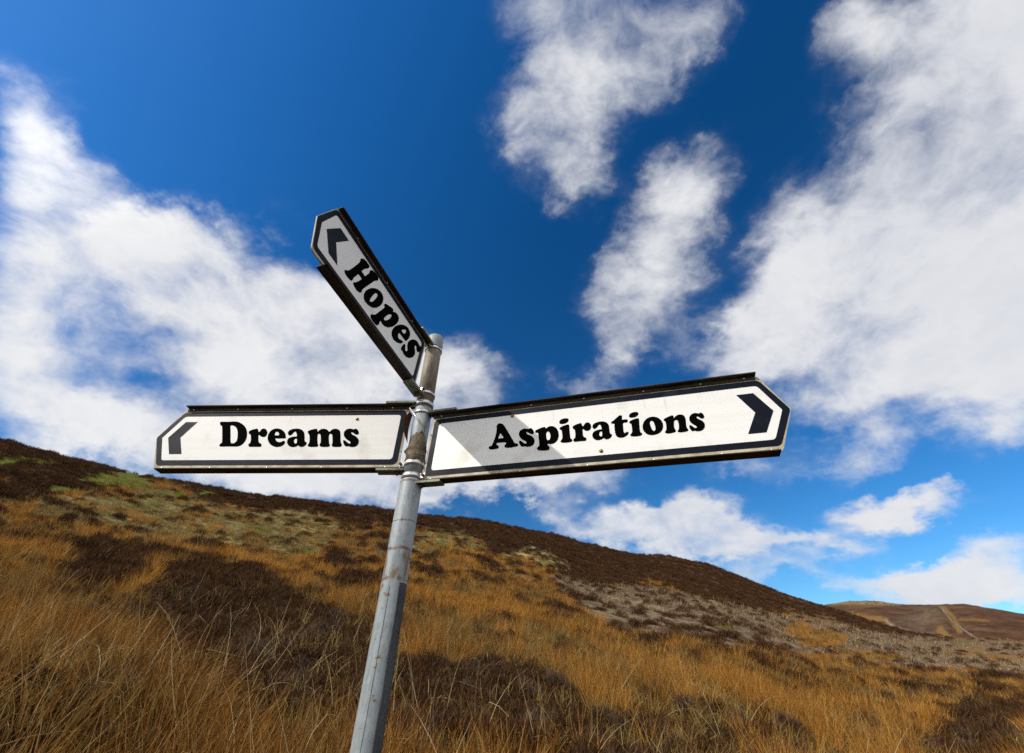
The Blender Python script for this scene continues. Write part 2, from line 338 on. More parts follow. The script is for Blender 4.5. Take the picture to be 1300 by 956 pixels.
# ------------------------------------------------------------------ vegetation (instanced tufts)
def veg_mat(name, c0, c1, c2, trans=0.25, dark=(.02, .015, .008)):
    m, T = material(name)
    rnd = T.n('ShaderNodeObjectInfo').outputs['Random']
    lf = T.n('ShaderNodeAttribute', attribute_name='leaf').outputs['Fac']
    c = T.mix(T.ramp(rnd, 0, 1, smooth=False), c0, c1)
    c = T.mix(T.ramp(lf, .45, 1.0), c, c2)
    return finish(m, T, c, 0.8, spec=0.06, trans=trans)
def ribbons(name, n, spread, h0, h1, width, lean, mat, seg=4, droop=0.4):
    vs, fs, lf = [], [], []
    for i in range(n):
        a = random.random() * 6.283; rad = spread * math.sqrt(random.random())
        x, y = rad * math.cos(a), rad * math.sin(a); h = random.uniform(h0, h1)
        da = a + random.gauss(0, .7); ln = abs(random.gauss(0, lean)) + lean * .25 * rad / max(spread, .01)
        fa = random.random() * 6.283; w = width * random.uniform(.6, 1.3); tone = random.random()
        dr = random.random() ** 3 * droop * 2.2
        px, pz, th = 0.0, -0.04, ln * .6
        b = len(vs)
        for k in range(seg + 1):
            t = k / seg; ww = w * (1 - t * .85)
            cx = x + px * math.cos(da); cy = y + px * math.sin(da)
            vs.append((cx - ww * math.cos(fa), cy - ww * math.sin(fa), pz)); vs.append((cx + ww * math.cos(fa), cy + ww * math.sin(fa), pz)); lf += [tone, tone]
            th += (ln * .8 + dr * t * 2.2) / seg * 1.6
            px += math.sin(min(th, 2.4)) * h / seg; pz += math.cos(min(th, 2.4)) * h / seg
        for k in range(seg): fs.append((b + 2 * k, b + 2 * k + 1, b + 2 * k + 3, b + 2 * k + 2))
    me = bpy.data.meshes.new(name); me.from_pydata(vs, [], fs); me.materials.append(mat)
    me.attributes.new('leaf', 'FLOAT', 'POINT').data.foreach_set('value', np.array(lf, np.float32))
    return bpy.data.objects.new(name, me)
def sprigs(name, n, rad, hgt, size, mat, stemmy=0.5):
    vs, fs, lf = [], [], []
    for i in range(n):
        a = random.random() * 6.283; u = random.random() ** .6; q = rad * u * (1 + .25 * math.sin(3 * a + 1.3))
        top = hgt * (1 - (u) ** 2.2) * random.uniform(.75, 1.1)
        z = top * (1 - random.random() ** 2 * .5)
        x, y = q * math.cos(a), q * math.sin(a)
        d = Vector((math.cos(a) * u * .9 + random.gauss(0, .35), math.sin(a) * u * .9 + random.gauss(0, .35), .8 + random.gauss(0, .3))).normalized()
        s = d.cross(Vector((random.gauss(0, 1), random.gauss(0, 1), random.gauss(0, 1)))).normalized()
        L = size * random.uniform(.8, 2.0); w = size * random.uniform(.05, .13); tone = random.random()
        p = Vector((x, y, z)); b = len(vs)
        vs += [p - d * L * .6 - s * w * .3, p - s * w, p + d * L * .8, p + s * w]; fs.append((b, b + 1, b + 2, b + 3)); lf += [tone] * 4
    me = bpy.data.meshes.new(name); me.from_pydata([tuple(v) for v in vs], [], fs); me.materials.append(mat)
    me.attributes.new('leaf', 'FLOAT', 'POINT').data.foreach_set('value', np.array(lf, np.float32))
    return bpy.data.objects.new(name, me)
def scatter(name, label, protos, pos, rot, scl, idx):
    """one object: a point for every tuft, the tufts instanced on it by geometry nodes"""
    pc = bpy.data.collections.new(name + '_kinds')
    for p in protos: pc.objects.link(p)
    me = bpy.data.meshes.new(name); me.vertices.add(len(pos)); me.vertices.foreach_set('co', pos.astype(np.float32).ravel())
    me.attributes.new('rot', 'FLOAT_VECTOR', 'POINT').data.foreach_set('vector', rot.astype(np.float32).ravel())
    me.attributes.new('scl', 'FLOAT_VECTOR', 'POINT').data.foreach_set('vector', scl.astype(np.float32).ravel())
    me.attributes.new('idx', 'INT', 'POINT').data.foreach_set('value', idx.astype(np.int32))
    o = bpy.data.objects.new(name, me); COL.objects.link(o); tag(o, label, 'plants', kind='stuff')
    t = bpy.data.node_groups.new(name, 'GeometryNodeTree')
    t.interface.new_socket('Geometry', in_out='INPUT', socket_type='NodeSocketGeometry'); t.interface.new_socket('Geometry', in_out='OUTPUT', socket_type='NodeSocketGeometry')
    G = NT(t)
    gi = G.n('NodeGroupInput'); go = G.n('NodeGroupOutput')
    ci = G.n('GeometryNodeCollectionInfo', {'Collection': pc, 'Separate Children': True, 'Reset Children': True})
    na_ = lambda k, ty: [s for s in G.n('GeometryNodeInputNamedAttribute', {'Name': k}, data_type=ty).outputs if s.enabled][0]
    ip = G.n('GeometryNodeInstanceOnPoints', {'Points': gi.outputs[0], 'Instance': ci.outputs[0], 'Pick Instance': True, 'Instance Index': na_('idx', 'INT'), 'Rotation': na_('rot', 'FLOAT_VECTOR'), 'Scale': na_('scl', 'FLOAT_VECTOR')})
    G.link(ip.outputs[0], go.inputs[0])
    md = o.modifiers.new('tufts', 'NODES'); md.node_group = t
    return o
def spots(n, rmin, rmax, amin=-62, amax=62, p=1.0):
    az = RNG.uniform(amin, amax, n); u = RNG.random(n) ** p
    return az, rmin * (rmax / rmin) ** u
def plant(name, label, protos, n, rmin, rmax, weight, s0, s1, grow=None, tilt=.12, p=1.0, sink=0.0, amin=-62, amax=62, skip=0.0):
    az, r = spots(n, rmin, rmax, amin, amax, p)
    x, y, z, zn = zones(az, r)
    k = RNG.random(n) < weight(zn, x, y, r)
    if skip: k &= (np.hypot(x + .36, y - 1.5) > skip)
    x, y, z, r = x[k], y[k], z[k], r[k]; n = len(x)
    s = RNG.uniform(s0, s1, n) * (grow(r) if grow else 1)
    sv = np.stack([s, s, s * RNG.uniform(.75, 1.2, n)], -1)
    # (tufts lean a little with the wind and downhill)
    rot = np.stack([RNG.normal(0, tilt, n), RNG.normal(0, tilt, n), RNG.uniform(0, 6.283, n)], -1)
    return scatter(name, label, protos, np.stack([x, y, z - sink * s], -1), rot, sv, RNG.integers(0, len(protos), n))
rush_m = veg_mat('dry_rush', (.22, .076, .009), (.50, .210, .028), (.66, .38, .10), .25)
rush_d = veg_mat('old_rush', (.10, .040, .010), (.26, .105, .017), (.48, .28, .085), .25)
straw_m = veg_mat('bleached_straw', (.50, .36, .17), (.62, .47, .25), (.70, .58, .36), .2)
heath_m = veg_mat('heather_twigs', (.032, .014, .007), (.075, .036, .015), (.14, .072, .033), .08)
bent_m = veg_mat('faded_bent_grass', (.12, .075, .020), (.28, .185, .055), (.42, .30, .12), .25)
heath_g = veg_mat('grey_heather_twigs', (.050, .029, .019), (.095, .060, .040), (.17, .115, .078), .05)
cut_m = veg_mat('burnt_heather_stalks', (.090, .055, .030), (.265, .180, .105), (.48, .36, .225), .05)
tus_m = veg_mat('tussock_grass', (.22, .17, .06), (.36, .26, .11), (.42, .33, .16), .3)
moss_m = veg_mat('green_moss', (.10, .105, .008), (.165, .165, .014), (.24, .23, .04), .2)
LETTERS={'D':[('D',[[(7465,-320),(7453,-270),(7419,-215),(7446,-118),(7666,376),(7731,483),(7803,537),(7859,596),(7870,658),(7821,685),(7575,677),(7265,688),(7075,637),(6850,502),(6678,315),(6574,106),(6532,-99),(6576,-275),(6679,-362),(6808,-386),(7113,-379),(7342,-386),(7424,-370)],[(7387,493),(7311,514),(7194,465),(7077,358),(6987,213),(6904,6),(6875,-147),(6919,-235),(6992,-255),(7065,-222),(7121,-120),(7278,242)]]),('r',[[(6552,210),(6550,262),(6466,319),(6360,352),(6282,365),(6231,325),(6178,233),(6129,246),(6103,332),(6022,368),(5924,330),(5839,230),(5805,126),(5825,36),(5894,4),(5996,25),(6092,90),(6115,72),(6062,-77),(6010,-191),(5951,-242),(5878,-280),(5843,-335),(5846,-392),(5922,-404),(6063,-398),(6200,-402),(6297,-389),(6351,-327),(6350,-277),(6317,-227),(6334,-126),(6406,54),(6451,118),(6509,145)]]),('e',[[(5033,-53),(5263,-62),(5414,-61),(5365,-132),(5284,-196),(5207,-216),(5143,-202),(5096,-172),(5042,-160),(4990,-210),(4986,-285),(5041,-360),(5140,-404),(5251,-413),(5405,-370),(5558,-269),(5675,-130),(5733,-3),(5751,152),(5705,281),(5602,354),(5476,366),(5331,325),(5194,238),(5094,121),(5037,5)],[(5489,80),(5508,163),(5492,214),(5454,227),(5391,196),(5336,123),(5332,79),(5404,72)]]),('a',[[(4989,120),(5018,185),(5003,263),(4929,322),(4798,352),(4668,351),(4522,303),(4409,206),(4348,90),(4286,-89),(4242,-190),(4179,-221),(4149,-278),(4179,-365),(4266,-414),(4359,-408),(4445,-356),(4492,-388),(4584,-419),(4701,-411),(4815,-349),(4900,-248),(4930,-135),(4896,-47),(4797,3),(4686,20),(4621,20),(4669,143),(4728,214),(4766,222),(4799,183),(4832,106),(4877,68),(4936,68)],[(4580,-87),(4631,-74),(4665,-112),(4658,-187),(4618,-250),(4564,-276),(4535,-238)]]),('m',[[(4252,192),(4257,244),(4168,295),(4039,333),(3960,345),(3916,293),(3874,215),(3835,279),(3757,331),(3642,338),(3522,290),(3430,211),(3378,276),(3289,332),(3172,331),(3063,273),(2990,156),(2930,-48),(2885,-199),(2847,-274),(2803,-336),(2810,-410),(2875,-422),(2987,-429),(3104,-416),(3173,-371),(3188,-334),(3178,-272),(3206,-147),(3263,30),(3306,102),(3358,121),(3392,95),(3388,6),(3347,-146),(3299,-271),(3248,-346),(3255,-403),(3330,-420),(3442,-424),(3559,-413),(3629,-368),(3650,-324),(3629,-269),(3651,-144),(3710,34),(3752,103),(3800,124),(3834,99),(3823,9),(3770,-168),(3731,-281),(3689,-343),(3698,-405),(3786,-417),(3875,-421),(3993,-411),(4072,-378),(4088,-341),(4069,-279),(4066,-191),(4109,-40),(4157,75),(4217,140)]]),('s',[[(2450,333),(2385,306),(2320,228),(2279,138),(2297,87),(2352,75),(2442,114),(2526,173),(2574,179),(2569,140),(2516,89),(2371,11),(2254,-91),(2199,-204),(2200,-316),(2258,-401),(2363,-433),(2467,-425),(2552,-400),(2617,-412),(2684,-374),(2752,-287),(2791,-200),(2788,-150),(2728,-163),(2643,-226),(2560,-283),(2507,-284),(2503,-239),(2561,-189),(2683,-113),(2790,-11),(2848,104),(2851,220),(2792,305),(2684,340),(2586,321),(2513,308)]])],'A':[('A',[[(2823,-275),(2841,-231),(2916,-204),(2964,-117),(3040,179),(3062,415),(3046,526),(3074,609),(3151,643),(3244,617),(3316,554),(3417,397),(3566,142),(3688,-81),(3759,-191),(3847,-224),(3892,-274),(3852,-326),(3724,-346),(3552,-351),(3431,-327),(3391,-277),(3414,-234),(3445,-203),(3418,-132),(3275,-128),(3120,-123),(3103,-178),(3162,-230),(3199,-280),(3170,-334),(3050,-351),(2918,-346),(2849,-319)],[(3151,48),(3195,208),(3215,235),(3252,190),(3340,51),(3240,46)]]),('s',[[(4297,312),(4354,287),(4404,215),(4430,133),(4407,86),(4355,76),(4277,112),(4206,168),(4162,173),(4162,138),(4204,90),(4330,18),(4424,-76),(4461,-179),(4446,-281),(4381,-359),(4280,-387),(4185,-379),(4108,-356),(4046,-366),(3989,-332),(3936,-252),(3911,-171),(3920,-125),(3975,-138),(4046,-196),(4116,-250),(4165,-250),(4175,-209),(4127,-163),(4023,-92),(3936,2),(3896,108),(3909,214),(3975,291),(4080,322),(4169,303),(4235,290)]]),('p',[[(4472,177),(4497,209),(4604,255),(4731,291),(4816,295),(4842,238),(4944,296),(5050,302),(5155,259),(5248,144),(5287,-10),(5275,-166),(5212,-293),(5110,-359),(5007,-370),(4914,-349),(4914,-394),(4966,-465),(4976,-521),(4946,-572),(4823,-581),(4700,-575),(4596,-547),(4543,-487),(4563,-441),(4604,-405),(4623,-318),(4599,-90),(4575,73),(4542,104),(4489,117)],[(4860,40),(4902,104),(4944,99),(4986,25),(5007,-68),(4986,-179),(4935,-218),(4893,-191),(4865,-98)]]),('i',[[(5321,169),(5332,207),(5437,259),(5562,290),(5634,289),(5654,233),(5659,49),(5670,-132),(5687,-234),(5740,-285),(5739,-328),(5687,-367),(5566,-375),(5445,-369),(5365,-343),(5345,-296),(5387,-245),(5412,-170),(5401,11),(5382,105),(5341,128)],[(5314,426),(5357,504),(5463,542),(5568,541),(5630,504),(5632,433),(5574,370),(5469,337),(5376,341),(5324,371)]]),('r',[[(5764,162),(5782,208),(5871,257),(5972,284),(6043,294),(6074,259),(6091,178),(6137,189),(6185,263),(6265,294),(6336,260),(6378,172),(6376,82),(6332,4),(6263,-24),(6183,-5),(6121,53),(6096,38),(6096,-93),(6105,-193),(6140,-237),(6191,-271),(6204,-319),(6184,-369),(6115,-379),(5997,-373),(5878,-377),(5798,-365),(5772,-310),(5788,-266),(5832,-222),(5848,-133),(5841,24),(5822,81),(5780,105)]]),('a',[[(6432,71),(6425,128),(6459,195),(6538,246),(6657,270),(6766,268),(6874,225),(6943,140),(6962,39),(6965,-116),(6974,-203),(7018,-230),(7027,-280),(6979,-355),(6893,-396),(6816,-391),(6759,-345),(6711,-373),(6624,-400),(6527,-392),(6449,-338),(6404,-250),(6410,-151),(6464,-74),(6562,-32),(6659,-18),(6714,-19),(6708,89),(6678,150),(6648,157),(6609,124),(6560,58),(6512,25),(6462,26)],[(6719,-112),(6680,-100),(6641,-132),(6626,-198),(6642,-253),(6681,-275),(6716,-243)]]),('t',[[(7045,153),(7050,209),(7134,266),(7240,355),(7324,418),(7383,417),(7410,391),(7402,255),(7503,254),(7568,234),(7568,178),(7547,131),(7421,118),(7404,-47),(7403,-156),(7423,-235),(7472,-219),(7534,-204),(7554,-250),(7498,-330),(7398,-383),(7303,-393),(7202,-360),(7144,-268),(7130,-102),(7132,30),(7140,119),(7084,144)]]),('i',[[(7616,124),(7629,160),(7731,210),(7849,240),(7915,238),(7928,185),(7916,9),(7909,-165),(7916,-263),(7960,-311),(7955,-353),(7904,-389),(7792,-398),(7681,-392),(7609,-366),(7595,-322),(7638,-273),(7669,-201),(7675,-27),(7666,62),(7630,84)],[(7633,370),(7680,444),(7781,481),(7877,479),(7931,445),(7926,377),(7868,317),(7768,284),(7682,289),(7637,317)]]),('o',[[(8003,-117),(8044,47),(8154,179),(8286,236),(8410,232),(8533,167),(8615,36),(8629,-97),(8594,-235),(8508,-342),(8380,-397),(8238,-408),(8114,-361),(8026,-250)],[(8243,22),(8276,86),(8327,84),(8367,7),(8387,-139),(8374,-232),(8328,-269),(8284,-222),(8255,-111)]]),('n',[[(8674,89),(8700,122),(8808,168),(8936,212),(8983,189),(8990,109),(9051,173),(9137,210),(9217,207),(9289,166),(9321,66),(9308,-110),(9302,-250),(9333,-346),(9316,-385),(9225,-407),(9108,-411),(9033,-391),(9016,-355),(9059,-302),(9086,-200),(9091,-60),(9073,14),(9036,31),(8982,2),(8956,-90),(8943,-230),(8972,-326),(8947,-381),(8855,-401),(8736,-410),(8661,-383),(8647,-346),(8685,-292),(8713,-202),(8721,-61),(8713,12),(8679,52)]]),('s',[[(9798,198),(9839,176),(9866,111),(9870,37),(9842,-5),(9797,-15),(9740,18),(9693,68),(9659,73),(9651,41),(9676,-2),(9764,-67),(9823,-151),(9832,-245),(9799,-336),(9730,-407),(9641,-432),(9564,-426),(9506,-404),(9452,-414),(9412,-383),(9386,-311),(9381,-238),(9398,-197),(9441,-208),(9488,-260),(9534,-308),(9574,-309),(9591,-272),(9561,-230),(9490,-167),(9438,-82),(9427,13),(9459,109),(9529,178),(9622,206),(9691,190),(9742,178)]])],'H':[('H',[[(5882,-532),(5861,-468),(5766,-360),(5718,-270),(5589,120),(5507,433),(5499,561),(5520,619),(5485,715),(5400,798),(5257,857),(5107,863),(5037,838),(5045,739),(5100,633),(5184,501),(5236,354),(5250,259),(5146,262),(5045,272),(4988,412),(4932,603),(4953,672),(4926,767),(4840,863),(4662,917),(4498,912),(4448,857),(4450,767),(4531,652),(4602,523),(4754,122),(4879,-217),(4914,-350),(4899,-421),(4932,-514),(5018,-583),(5161,-616),(5318,-581),(5364,-532),(5343,-460),(5282,-386),(5205,-224),(5126,-20),(5140,7),(5225,9),(5335,-15),(5388,-184),(5442,-346),(5438,-430),(5452,-513),(5502,-566),(5672,-606),(5817,-583)]]),('o',[[(4733,-131),(4592,149),(4375,391),(4168,509),(4003,521),(3873,422),(3841,198),(3904,-36),(4035,-279),(4212,-468),(4410,-568),(4597,-596),(4727,-527),(4775,-350)],[(4350,130),(4270,244),(4203,248),(4195,117),(4254,-133),(4325,-293),(4405,-359),(4435,-282),(4410,-98)]]),('p',[[(3708,312),(3652,369),(3483,460),(3292,540),(3180,558),(3196,462),(3014,578),(2869,603),(2767,541),(2748,348),(2834,82),(2990,-190),(3182,-410),(3368,-527),(3505,-551),(3601,-522),(3636,-594),(3632,-707),(3665,-796),(3742,-879),(3895,-898),(4033,-893),(4131,-852),(4145,-761),(4087,-687),(4013,-629),(3923,-489),(3772,-121),(3669,147),(3683,196),(3737,213)],[(3343,122),(3236,236),(3186,233),(3196,110),(3250,-47),(3370,-235),(3467,-305),(3496,-263),(3453,-110)]]),('e',[[(2014,38),(2306,6),(2488,-4),(2515,-113),(2494,-208),(2427,-236),(2332,-208),(2239,-158),(2158,-135),(2157,-212),(2245,-331),(2401,-450),(2572,-523),(2713,-543),(2841,-484),(2901,-338),(2875,-131),(2794,65),(2633,309),(2422,525),(2206,656),(2034,691),(1904,638),(1843,506),(1868,319),(1944,133)],[(2407,217),(2328,350),(2244,436),(2182,461),(2143,415),(2167,300),(2217,229),(2314,211)]]),('s',[[(962,720),(907,681),(919,551),(982,398),(1072,308),(1162,282),(1234,339),(1272,433),(1328,438),(1370,372),(1365,290),(1268,172),(1240,10),(1309,-174),(1448,-358),(1628,-500),(1800,-555),(1922,-548),(2000,-512),(2094,-534),(2134,-479),(2118,-345),(2066,-208),(2004,-127),(1943,-144),(1910,-240),(1873,-328),(1807,-325),(1748,-253),(1762,-175),(1828,-60),(1844,99),(1780,284),(1644,478),(1461,630),(1273,704),(1165,682),(1083,667)]])]}

# ------------------------------------------------------------------ dry stone wall over the far knoll
def gpoint(az, r):
    a = np.array([float(az)]); q = np.array([float(r)]); return Vector((r * math.sin(R(az)), r * math.cos(R(az)), float(height(a, q)[0])))
m, T = material('wall_stone')
P = T.n('ShaderNodeNewGeometry').outputs['Position']
finish(m, T, T.mix(T.ramp(T.noise(P, .6, 5, .6), .35, .65), (.12, .10, .078), (.30, .27, .215)), .9, spec=.2)
path = [(39.25, 725), (39.35, 700), (39.6, 675), (39.95, 650), (40.3, 625), (40.75, 600), (41.4, 580), (42.1, 570), (43.2, 566), (44.6, 562), (46, 560)]
wall_v, wall_f = [], []
pts = []
for (a0, r0), (a1, r1) in zip(path, path[1:]):
    for k in range(24): t = k / 24; pts.append((a0 + (a1 - a0) * t, r0 + (r1 - r0) * t))
for i in range(len(pts) - 1):
    p, q = gpoint(*pts[i]), gpoint(*pts[i + 1]); u = (q - p); L = u.length; u = u / L; s = u.cross(Vector((0, 0, 1))).normalized()
    for lev in range(3):                                            # three courses of uneven stones
        h0 = lev * .55 - .3; h1 = h0 + .55 + random.uniform(-.06, .25 if lev == 2 else .02); w = .55 - .10 * lev + random.uniform(-.08, .08)
        b = len(wall_v); e = random.uniform(.02, .06) * L
        for hz, ww in ((h0, w), (h1, w * .9)):
            for du, ds in ((e, -1), (L - e, -1), (L - e, 1), (e, 1)): wall_v.append(p + u * du + s * ds * ww + Vector((0, 0, hz + random.uniform(-.05, .05))))
        for f in ((0, 3, 2, 1), (4, 5, 6, 7), (0, 1, 5, 4), (1, 2, 6, 5), (2, 3, 7, 6), (3, 0, 4, 7)): wall_f.append(tuple(b + j for j in f))
tag(mesh_obj('dry_stone_wall', wall_v, wall_f, m), 'grey dry stone wall running down the far knoll into the valley', 'wall')

# ------------------------------------------------------------------ sign materials
def obj_coord(T): return T.n('ShaderNodeTexCoord').outputs['Object']
m, T = material('white_sheeting'); P = obj_coord(T)
st = T.noise(T.v('MULTIPLY', P, (1.5, 60, 60)), 1.0, 3, .5); gr = T.noise(P, 7, 6, .6)
c = T.mix(T.ramp(st, .45, .75), (.92, .92, .89), (.88, .88, .83)); c = T.mix(T.m('MULTIPLY', T.ramp(gr, .53, .72), .45), c, (.60, .57, .46))
drip = T.noise(T.v('MULTIPLY', P, (70, 5, 1)), 1, 4, .6); c = T.mix(T.m('MULTIPLY', T.m('MULTIPLY', T.ramp(drip, .58, .78), T.ramp(T.n('ShaderNodeSeparateXYZ', {0: P}).outputs[1], -.05, .09)), .42), c, (.45, .44, .36))
white_m = finish(m, T, c, .38, spec=.4)
m, T = material('navy_sheeting'); P = obj_coord(T)
navy_m = finish(m, T, T.mix(T.ramp(T.noise(P, 14, 6, .65), .5, .8), (.004, .006, .014), (.016, .018, .030)), T.ramp(T.noise(P, 9, 4, .6), .3, .7, .35, .55), spec=.12)
m, T = material('letter_vinyl'); black_m = finish(m, T, (.002, .002, .002), .9, spec=.02)
m, T = material('weathered_cream_metal'); P = obj_coord(T)
c = T.mix(T.ramp(T.noise(P, 24, 6, .65), .35, .7), (.62, .57, .42), (.36, .31, .20)); c = T.mix(T.ramp(T.noise(T.v('MULTIPLY', P, (9, 60, 60)), 1, 5, .6), .58, .75), c, (.14, .11, .07))
cream_m = finish(m, T, c, .55, spec=.35)
m, T = material('stained_shaded_rail_metal'); P = obj_coord(T)
c = T.mix(T.ramp(T.noise(T.v('MULTIPLY', P, (5, 40, 40)), 1, 6, .65), .35, .7), (.022, .016, .010), (.085, .066, .042)); c = T.mix(T.ramp(T.noise(P, 11, 4, .6), .58, .72), c, (.045, .048, .026))
rail_m = finish(m, T, c, .7, .0, spec=.2)
m, T = material('green_bar_metal'); P = obj_coord(T)
bar_m = finish(m, T, T.mix(T.ramp(T.noise(P, 40, 5, .6), .4, .65), (.20, .24, .18), (.09, .075, .055)), .55, .2)
m, T = material('galvanised_steel'); P = obj_coord(T)
vo = T.n('ShaderNodeTexVoronoi', {'Vector': T.v('MULTIPLY', P, (1, 1, .6)), 'Scale': 95.0}).outputs['Color']
sp = T.noise(T.v('MULTIPLY', P, (30, 30, 3)), 1, 6, .65)
c = T.mix(T.ramp(sp, .3, .7), (.20, .24, .255), (.36, .405, .42)); c = T.mix(.10, c, T.n('ShaderNodeRGBToBW', {0: vo}).outputs[0])
ru = T.noise(T.v('ADD', P, (3.1, .7, .35)), 26, 6, .7)
c = T.mix(T.ramp(ru, .60, .66), c, (.19, .10, .04))
c = T.mix(T.ramp(T.noise(T.v('MULTIPLY', P, (12, 12, 90)), 1, 4, .6), .68, .78), c, (.10, .09, .075))
sepz = T.n('ShaderNodeSeparateXYZ', {0: P}).outputs[2]
def ring(T, z0, w, wob): return T.ramp(T.m('ABSOLUTE', T.m('ADD', T.m('SUBTRACT', sepz, z0), T.m('MULTIPLY', T.m('SUBTRACT', T.noise(P, 30, 3, .6), .5), wob))), w, w * .3)
streak = T.m('MULTIPLY', T.m('MULTIPLY', T.ramp(T.m('ABSOLUTE', T.m('SUBTRACT', sepz, RING_Z - .045)), .055, .03), T.ramp(T.noise(T.v('MULTIPLY', P, (40, 40, 12)), 1, 5, .7), .44, .58)), .9)
c = T.mix(streak, c, (.20, .115, .05))
for z_, w_ in ((RING_Z, .006), (RING_Z - .086, .007), (SHOULDER_Z - .012, .006)):
    c = T.mix(T.m('MULTIPLY', T.m('MULTIPLY', ring(T, z_, w_, .014), T.ramp(T.noise(P, 22, 4, .6), .36, .56)), .85), c, (.15, .075, .035))
c = T.mix(T.m('MULTIPLY', ring(T, RING_Z + .085, .0022, .012), .8), c, (.07, .06, .05))
galv_m = finish(m, T, c, T.ramp(sp, 0.3, .7, .42, .6), .12, spec=.35, bump=T.m('ADD', sp, T.m('MULTIPLY', ru, .6)), bump_d=.0012, bump_s=.5)
m, T = material('painted_pole_shade'); P = obj_coord(T)
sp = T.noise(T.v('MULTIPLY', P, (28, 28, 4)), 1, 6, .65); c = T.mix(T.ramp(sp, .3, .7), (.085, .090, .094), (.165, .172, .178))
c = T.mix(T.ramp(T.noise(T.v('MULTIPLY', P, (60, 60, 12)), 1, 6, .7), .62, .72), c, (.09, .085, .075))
# dark colour standing in for shade on one side of the lower pole
shade_m = finish(m, T, c, .55, .0, spec=.3, bump=T.noise(P, 40, 4, .6), bump_d=.0012, bump_s=.4)
m, T = material('upper_pole_steel'); P = obj_coord(T)
c = T.mix(T.ramp(T.noise(T.v('MULTIPLY', P, (22, 22, 5)), 1, 6, .7), .35, .68), (.36, .32, .25), (.12, .095, .07)); c = T.mix(T.ramp(T.noise(P, 30, 5, .65), .66, .74), c, (.30, .16, .05))
old_m = finish(m, T, c, .6, .0, spec=.25, bump=T.noise(P, 60, 5, .6), bump_d=.001, bump_s=.5)
m, T = material('bright_band_steel'); P = obj_coord(T)
c = T.mix(T.ramp(T.noise(P, 45, 5, .6), .45, .7), (.80, .80, .78), (.42, .40, .36)); band_m = finish(m, T, c, .33, .75, bump=T.noise(P, 90, 3, .5), bump_d=.0006, bump_s=.4)
m, T = material('torn_brown_tape'); P = obj_coord(T)
c = T.mix(T.ramp(T.noise(T.v('MULTIPLY', P, (18, 18, 40)), 1, 6, .65), .35, .65), (.34, .27, .17), (.085, .06, .035)); tape_m = finish(m, T, c, .6, bump=T.noise(T.v('MULTIPLY', P, (30, 30, 70)), 1, 5, .6), bump_d=.003, bump_s=.7)
m, T = material('rust'); P = obj_coord(T)
rust_m = finish(m, T, T.mix(T.noise(P, 60, 5, .6), (.045, .018, .008), (.17, .075, .028)), .85, bump=T.noise(P, 120, 4, .6), bump_d=.001)
m, T = material('brass'); P = obj_coord(T)
brass_m = finish(m, T, T.mix(T.noise(P, 80, 4, .6), (.50, .36, .12), (.28, .19, .06)), .4, .7)

# ------------------------------------------------------------------ signpost
AX0 = Vector((-0.35682908, 1.52065422, 1.5)); AX = Vector((0.01594303, 0.06643778, 0.99766319)).normalized()
def frame(O, u, w, n):                      # matrix whose X, Y, Z are u, w, n
    return Matrix(((u.x, w.x, n.x, O.x), (u.y, w.y, n.y, O.y), (u.z, w.z, n.z, O.z), (0, 0, 0, 1)))
sx = Vector((1, 0, 0)); sx = (sx - AX * sx.dot(AX)).normalized(); sy = AX.cross(sx)
BASE = AX0 - AX * 1.42
post = empty('signpost', frame(BASE, sx, sy, AX)); tag(post, 'weathered galvanised metal signpost standing in the moorland grass', 'signpost')
HB = lambda h: h + 1.42                      # height along the pole from its base
def lathe(prof, n=40, closed=False):
    bm = bmesh.new(); rows = []
    for r, z in prof: rows.append([bm.verts.new((r * math.cos(i / n * 6.283185), r * math.sin(i / n * 6.283185), z)) for i in range(n)])
    for a, b in zip(rows, rows[1:] + ([rows[0]] if closed else [])):
        for i in range(n): bm.faces.new((a[i], a[(i + 1) % n], b[(i + 1) % n], b[i]))
    if not closed:
        for rw in (rows[0], rows[-1]): bm.faces.new(rw)
    return bm
RL, RU = .038, .0325
o = bm_obj('lower_pole', lathe([(RL, -.35), (RL, 1.0), (RL, HB(.35)), (RL, HB(.565)), (RL - .0012, HB(.5715)), (RU + .0005, HB(.574))], 64), galv_m, post, True)
o = bm_obj('upper_pole', lathe([(RU, HB(.560)), (RU, HB(.75)), (RU, HB(.90))], 64), galv_m, post, True)
o = bm_obj('top_pole', lathe([(RU + .0006, HB(.865)), (RU + .0006, HB(1.05)), (RU + .0006, HB(1.222))], 64), old_m, post, True)
o = bm_obj('pole_cap', lathe([(RU + .0025, HB(1.170)), (RU + .003, HB(1.172)), (RU + .003, HB(1.226)), (RU + .0015, HB(1.232)), (RU - .006, HB(1.236)), (.004, HB(1.239))], 48), galv_m, post, True)
# thin dark strip painting in shade on one side of the lower pole, its ragged edge standing a little proud
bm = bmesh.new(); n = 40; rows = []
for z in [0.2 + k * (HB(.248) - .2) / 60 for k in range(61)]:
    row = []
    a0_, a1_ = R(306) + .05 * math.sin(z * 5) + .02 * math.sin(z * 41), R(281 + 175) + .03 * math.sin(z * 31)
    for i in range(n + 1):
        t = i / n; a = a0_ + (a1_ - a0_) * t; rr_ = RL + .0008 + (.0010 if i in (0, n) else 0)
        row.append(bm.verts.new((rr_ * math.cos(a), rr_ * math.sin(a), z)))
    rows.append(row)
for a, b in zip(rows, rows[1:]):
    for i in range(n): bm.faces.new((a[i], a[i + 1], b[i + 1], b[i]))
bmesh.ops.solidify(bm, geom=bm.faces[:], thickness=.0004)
bm_obj('pole_shade_strip', bm, shade_m, post, True)
